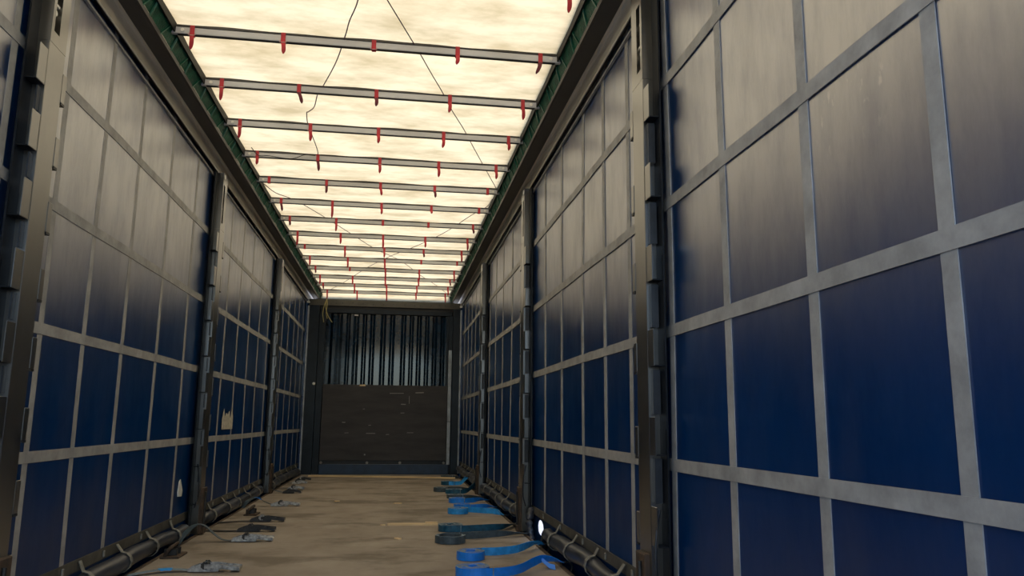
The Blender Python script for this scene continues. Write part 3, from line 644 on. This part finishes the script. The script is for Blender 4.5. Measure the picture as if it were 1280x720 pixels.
def strap(cx, cy, r, m, label, tail, side, width=0.05, mt=None, r0=0.03, twist=0.55, spare=None):
    """tail: list of (x, y, z of centre); leaves the coil on its near (-1) or far (+1) side; stands on edge, then twists flat"""
    t = thing('lashing_strap', label, 'strap', (cx, cy, 0.0), 0, 'rolled lashing straps along the right side')
    turns = 9
    link('coil', coil(r0, r, width, m, turns), t, (0, 0, 0), (0, 0, side*math.pi/2))
    p0 = [(0.0, side*(r+0.001), width/2+0.002), (0.05, side*(r+0.001), width/2+0.002)]
    P = smooth_path(p0+[(x-cx, y-cy, z) for x, y, z in tail], 8); wid = []
    n = len(P)-1
    for i, p in enumerate(P):
        u = i/n; a = max(0.0, (u-twist)/(1-twist)) if twist < 1 else 0; a = a*a*(3-2*a)*1.35
        tg = (P[min(i+1, n)]-P[max(i-1, 0)]).normalized(); sidev = tg.cross(Vector((0, 0, 1))).normalized(); upv = sidev.cross(tg)
        wid.append((upv*math.cos(a)+sidev*math.sin(a))*width/2*0.96)
    bm = BM(); ribbon(bm, P, wid, 0.003); obj('tail', bm, mt or m, t)
    if spare:
        Q = smooth_path([(x-cx, y-cy, z) for x, y, z in spare], 5)
        bm = BM(); ribbon(bm, Q, [(0.0, 0.012, 0.012)]*len(Q), 0.003); obj('loose_end', bm, m, t)
    i = len(P)-1
    bm = BM(); tube(bm, smooth_path([P[-1]+Vector((-0.02, 0, 0.0)), P[-1]+Vector((0.03, -0.005, 0.004)), P[-1]+Vector((0.05, -0.01, -0.02)), P[-1]+Vector((0.04, -0.01, -0.05))], 4), 0.006, 6)
    obj('hook', bm, 'darksteel', t)
    # stitched seam on the tail
    k = min(len(P)-2, 12); q = P[k]; wv = wid[k]; tg = (P[k+1]-P[k-1]).normalized(); nn = tg.cross(wv).normalized()*0.0022
    if nn.y > 0: nn = -nn
    bm = BM(); ribbon(bm, [q+nn-tg*0.003, q+nn+tg*0.003], [wv, wv], 0.0015); obj('stitching', bm, 'coiltop', t)
    return t
strap(0.640, 4.400, 0.093, 'blue', 'bright blue rolled strap nearest the camera, its tail rising to the edge',
      [(0.80, 4.335, 0.027), (0.90, 4.40, 0.03), (1.00, 4.52, 0.045), (1.06, 4.58, 0.05), (1.13, 4.60, 0.04), (1.185, 4.60, 0.022)], -1, spare=[(1.05, 4.57, 0.05), (1.09, 4.53, 0.02), (1.12, 4.515, 0.014)])
strap(0.675, 4.900, 0.086, 'blue', 'second bright blue rolled strap from the camera, tail leaving behind it',
      [(0.775, 5.00, 0.027), (0.86, 5.01, 0.027), (0.98, 5.06, 0.03), (1.08, 5.16, 0.04), (1.15, 5.24, 0.04), (1.185, 5.27, 0.022)], 1, mt='bluelight')
strap(0.600, 5.570, 0.105, 'greyweb', 'wide hollow grey rolled strap in front of a dark teal one',
      [(0.70, 5.69, 0.027), (0.80, 5.71, 0.027), (0.92, 5.76, 0.028), (1.05, 5.80, 0.025), (1.18, 5.84, 0.016)], 1, r0=0.078, twist=0.6)
strap(0.645, 6.150, 0.095, 'teal', 'dirty teal rolled strap just behind the hollow grey one',
      [(0.74, 6.058, 0.027), (0.83, 6.08, 0.027), (0.95, 6.12, 0.027), (1.05, 6.17, 0.025), (1.12, 6.27, 0.02), (1.185, 6.40, 0.016)], -1)
strap(0.790, 7.280, 0.093, 'bluelight', 'bright blue rolled strap with a long flat tail, fifth from the camera',
      [(0.86, 7.385, 0.027), (0.93, 7.33, 0.027), (1.02, 7.25, 0.028), (1.10, 7.20, 0.028), (1.16, 7.13, 0.02), (1.19, 7.00, 0.012)], 1, twist=0.75)
strap(0.865, 7.640, 0.085, 'blue', 'blue rolled strap half hidden behind the fifth one',
      [(0.95, 7.56, 0.027), (1.03, 7.57, 0.03), (1.10, 7.60, 0.03), (1.185, 7.62, 0.016)], -1)
strap(0.860, 8.230, 0.085, 'blue', 'bright blue rolled strap in front of a dark flattened roll',
      [(0.95, 8.15, 0.027), (1.03, 8.19, 0.03), (1.10, 8.25, 0.03), (1.185, 8.30, 0.016)], -1)
strap(0.880, 8.700, 0.095, 'greyweb', 'dark dirty rolled strap squeezed between two blue ones',
      [(0.98, 8.61, 0.025), (1.06, 8.64, 0.02), (1.185, 8.70, 0.012)], -1, width=0.042)
strap(0.905, 9.270, 0.098, 'teal', 'teal rolled strap whose tail lifts up to the curtain',
      [(0.99, 9.18, 0.027), (1.05, 9.22, 0.035), (1.12, 9.34, 0.07), (1.185, 9.46, 0.11)], -1, twist=0.95)
strap(0.765, 9.520, 0.085, 'greyweb', 'grey teal rolled strap peeking out left of the lifted tail one',
      [(0.85, 9.61, 0.027), (0.95, 9.62, 0.027), (1.06, 9.66, 0.02), (1.185, 9.70, 0.014)], 1)
strap(0.925, 10.500, 0.095, 'teal', 'dark teal rolled strap near the long pale batten',
      [(1.02, 10.42, 0.027), (1.08, 10.36, 0.04), (1.12, 10.28, 0.09), (1.14, 10.24, 0.12)], -1, mt='bluelight', twist=0.9)
strap(1.000, 11.75, 0.10, 'greyweb', 'farthest dark rolled strap lying by the bulkhead corner',
      [(1.08, 11.66, 0.025), (1.13, 11.64, 0.02), (1.185, 11.62, 0.014)], -1, width=0.04)

# ------------------------------------------------------------------ ratchets along the left
def ratchet(x0, y0, ang, label, strap_pts, sc=1.0, mats=('ratchet', 'darksteel'), tag_col=None, web='greyweb', plastic=False):
    """x0,y0 = inner end of the strap; the ratchet lies from there along ang"""
    t = thing('ratchet_buckle', label, 'ratchet', (x0, y0, 0.0), ang, 'ratchet buckles along the left side')
    L = 0.27*sc
    for s in (-1, 1):
        bm = BM(); prof = [(0.0, 0.004), (0.0, 0.022), (0.05*sc, 0.040), (0.09*sc, 0.050), (0.13*sc, 0.036), (0.16*sc, 0.018), (0.16*sc, 0.004)]
        a = [bm.verts.new((x, s*0.031, z)) for x, z in prof]; b = [bm.verts.new((x, s*0.027, z)) for x, z in prof]
        for i in range(len(prof)): j = (i+1) % len(prof); bm.faces.new((a[i], a[j], b[j], b[i]))
        bm.faces.new(a); bm.faces.new(b[::-1]); obj('side_plate', bm, mats[0], t)
        bm = BM(); pts = [(0.085*sc, s*0.036, 0.032), (0.14*sc, s*0.037, 0.034), (0.20*sc, s*0.037, 0.026), (L, s*0.036, 0.018)]
        ribbon(bm, pts, [(0, 0, 0.011)]*4, 0.004); obj('handle_arm', bm, mats[0], t)
        bm = BM(); pr = [(0.088*sc+0.024*math.cos(q*math.pi/8)*(1 if q % 2 else 0.82), 0.036+0.022*math.sin(q*math.pi/8)*(1 if q % 2 else 0.82)) for q in range(16)]
        a = [bm.verts.new((x, s*0.0335, z)) for x, z in pr]; b = [bm.verts.new((x, s*0.0315, z)) for x, z in pr]
        for i in range(16): j = (i+1) % 16; bm.faces.new((a[i], a[j], b[j], b[i]))
        bm.faces.new(a); bm.faces.new(b[::-1]); obj('cog', bm, mats[1], t)
    bm = BM(); cyl(bm, (0.088*sc, 0, 0.036), (0, 1, 0), 0.016, 0.062, 10); obj('spool', bm, mats[1], t)
    bm = BM(); box(bm, L-0.05*sc, L, -0.036, 0.036, 0.010, 0.026, 0.004); obj('grip', bm, 'white' if plastic else mats[0], t)
    bm = BM(); box(bm, 0.12*sc, 0.20*sc, -0.026, 0.026, 0.026, 0.032, 0.002); obj('release_plate', bm, 'white' if plastic else mats[0], t)
    bm = BM(); box(bm, 0.0, 0.14*sc, -0.027, 0.027, 0.004, 0.009); obj('base_plate', bm, mats[1], t)
    # short webbing from the deck edge, in local coordinates
    ca, sa = math.cos(-ang), math.sin(-ang)
    Q = [((x-x0)*ca-(y-y0)*sa, (x-x0)*sa+(y-y0)*ca, z) for x, y, z in strap_pts]+[(0.03*sc, 0, 0.014), (0.088*sc, 0, 0.0535)]
    Q = smooth_path(Q, 6); wid = []
    for i, p in enumerate(Q):
        tg = (Q[min(i+1, len(Q)-1)]-Q[max(i-1, 0)]).normalized(); wid.append(tg.cross(Vector((0, 0, 1))).normalized()*0.022)
    bm = BM(); ribbon(bm, Q, wid, 0.003); wb = obj('webbing', bm, web, t)
    if tag_col:
        k0 = max(2, int(len(Q)*0.38)); seg = Q[k0:k0+6]; ws = [v*1.15 for v in wid[k0:k0+6]]
        bm = BM(); ribbon(bm, seg, ws, 0.007); obj('maker_tag', bm, tag_col, wb)
    return t
ratchet(-0.885, 4.640, 0.0, 'pale worn ratchet nearest the camera with a light blue tag', [(-1.185, 4.52, 0.0), (-1.12, 4.56, 0.012), (-1.02, 4.63, 0.016), (-0.95, 4.645, 0.014)], mats=('ratchet', 'darksteel'), tag_col='bluelight', web='coiltop')
ratchet(-0.870, 5.720, 0.03, 'pale ratchet whose grey strap arches up beside the second post', [(-1.185, 5.52, 0.0), (-1.16, 5.60, 0.06), (-1.11, 5.70, 0.115), (-1.05, 5.72, 0.105), (-0.98, 5.72, 0.045), (-0.92, 5.72, 0.012)], plastic=True)
ratchet(-0.925, 6.210, 0.03, 'dark steel ratchet just behind the one with the arched strap', [(-1.185, 6.26, 0.004), (-1.08, 6.23, 0.008), (-1.0, 6.215, 0.008)], mats=('darksteel', 'darksteel'), web='darksteel')
ratchet(-0.935, 6.790, 0.03, 'dark steel ratchet lying between a rusty bracket and its neighbour', [(-1.185, 6.70, 0.004), (-1.10, 6.74, 0.008), (-1.02, 6.78, 0.008)], mats=('darksteel', 'ratchet'), web='darksteel')
ratchet(-0.950, 7.980, 0.0, 'white and black ratchet with a bright blue tag on its strap', [(-1.185, 7.80, 0.0), (-1.15, 7.86, 0.06), (-1.08, 7.94, 0.085), (-1.02, 7.97, 0.05)], plastic=True, tag_col='blue')
ratchet(-1.020, 9.330, 0.0, 'ratchet with a white grip near the third left post', [(-1.185, 9.46, 0.004), (-1.12, 9.40, 0.03), (-1.06, 9.35, 0.02)], plastic=True, sc=0.75, mats=('darksteel', 'darksteel'))
ratchet(-1.030, 9.830, 0.0, 'small dark ratchet behind the white gripped one', [(-1.185, 9.86, 0.004), (-1.10, 9.84, 0.02)], sc=0.7, mats=('ratchet', 'darksteel'))
ratchet(-1.090, 10.700, 0.0, 'second farthest ratchet with pale grip by the left curtain', [(-1.185, 10.72, 0.004), (-1.13, 10.71, 0.015)], sc=0.7, plastic=True, mats=('ratchet', 'darksteel'))
ratchet(-1.100, 11.300, 0.0, 'farthest ratchet on the left beside the bulkhead corner', [(-1.185, 11.32, 0.004), (-1.14, 11.31, 0.015)], sc=0.7, mats=('darksteel', 'ratchet'))

def lashing_plate(x, y, label):
    t = thing('lashing_bracket', label, 'bracket', (x, y, 0.0), 0, 'rusty lashing brackets')
    bm = BM(); box(bm, -0.055, 0.055, -0.10, 0.10, 0.001, 0.012, 0.003); obj('plate', bm, 'rust', t)
    bm = BM(); tube(bm, smooth_path([(-0.03, -0.08, 0.012), (-0.01, -0.085, 0.05), (0.01, -0.04, 0.072), (0.01, 0.04, 0.072), (-0.01, 0.085, 0.05), (-0.03, 0.08, 0.012)], 4), 0.010, 8); obj('ring', bm, 'rust', t)
    bm = BM(); box(bm, -0.045, 0.03, -0.05, -0.03, 0.010, 0.05, 0.003); box(bm, -0.045, 0.03, 0.03, 0.05, 0.010, 0.05, 0.003); obj('lug', bm, 'darksteel', t)
lashing_plate(-1.10, 5.16, 'rusty lashing bracket on the left deck edge nearest the camera')
lashing_plate(-1.01, 7.30, 'rusty lashing bracket on the left between two ratchets')

# ------------------------------------------------------------------ wood, chips, stickers
bm = BM(); prism_z(bm, [(-0.195, -0.025), (0.20, -0.035), (0.205, 0.02), (0.05, 0.03), (-0.17, 0.03), (-0.20, 0.005)], 0.0, 0.014)
pl = tag(obj('wood_offcut', bm, 'wood', loc=(0.365, 6.50, 0.0), rot=(0, 0, -0.05)), 'short pale wooden slat lying mid floor by the straps', 'wood')
bm = BM(); box(bm, 0.10, 0.20, 0.004, 0.03, 0.0145, 0.024, 0.002); obj('splinter', bm, 'wood', pl)
bm = BM(); prism_x(bm, [(-0.014, -0.011), (0.014, -0.011), (0.014, 0.011), (-0.014, 0.011)], -1.08, 1.08, 10, lambda x: 0.004*math.cos(1.3*x))
tag(obj('wooden_batten', bm, 'wood', loc=(0.04, 11.80, 0.012), rot=(0, 0, -0.20)), 'long thin pale wooden batten lying across the floor at the bulkhead', 'batten')
def chip(x, y, r, label, seed, rz=0.3):
    rr = random.Random(seed); bm = BM()
    prism_z(bm, [(r*(1+0.35*rr.random())*math.cos(a)*1.7, r*(0.7+0.5*rr.random())*math.sin(a)) for a in (0, 0.9, 1.9, 2.8, 3.9, 5.1)], 0.0, r*0.5)
    tag(obj('wood_chip', bm, 'wood', loc=(x, y, 0.0005), rot=(0, 0, rz)), label, 'chip', 'wood chips')
chip(0.245, 5.75, 0.018, 'pale wood chip lying nearer than the wooden slat', 1, -0.6)
chip(0.255, 8.15, 0.020, 'pale wood chip on the floor beyond the wooden slat', 2, 0.2)
chip(0.13, 6.50, 0.012, 'tiny pale wood chip left of the wooden slat', 3, 0.1)
chip(0.735, 4.74, 0.008, 'tiny pale chip between the two nearest blue rolls', 4, 0.1)
chip(-0.36, 8.40, 0.016, 'pale scrap on the left half of the floor', 5, 0.4)

bm = BM(); n = 8
pr = [(6.92, 0.735), (7.36, 0.735)]+[(7.36-0.44*i/n, 0.84+(0.05 if i % 2 else 0.0)+0.02*math.sin(i*2.1)) for i in range(n+1)]
a = [bm.verts.new((-1.2405, y, z)) for y, z in pr]; b = [bm.verts.new((-1.2385, y, z)) for y, z in pr]
for i in range(len(pr)): j = (i+1) % len(pr); bm.faces.new((a[i], a[j], b[j], b[i]))
bm.faces.new(a[::-1]); bm.faces.new(b)
tag(obj('torn_sticker', bm, 'paper'), 'torn pale paper sticker on the left curtain', 'sticker')
bm = BM(); pr = [(5.70, 0.30), (5.78, 0.295), (5.80, 0.33), (5.745, 0.41), (5.715, 0.40), (5.69, 0.33)]
a = [bm.verts.new((-1.2435, y, z)) for y, z in pr]; b = [bm.verts.new((-1.235-0.004*(z-0.3)/0.1, y, z)) for y, z in pr]
for i in range(len(pr)): j = (i+1) % len(pr); bm.faces.new((a[i], a[j], b[j], b[i]))
bm.faces.new(a[::-1]); bm.faces.new(b)
tag(obj('paper_scrap', bm, 'white'), 'small white paper scrap stuck low on the left curtain', 'paper')
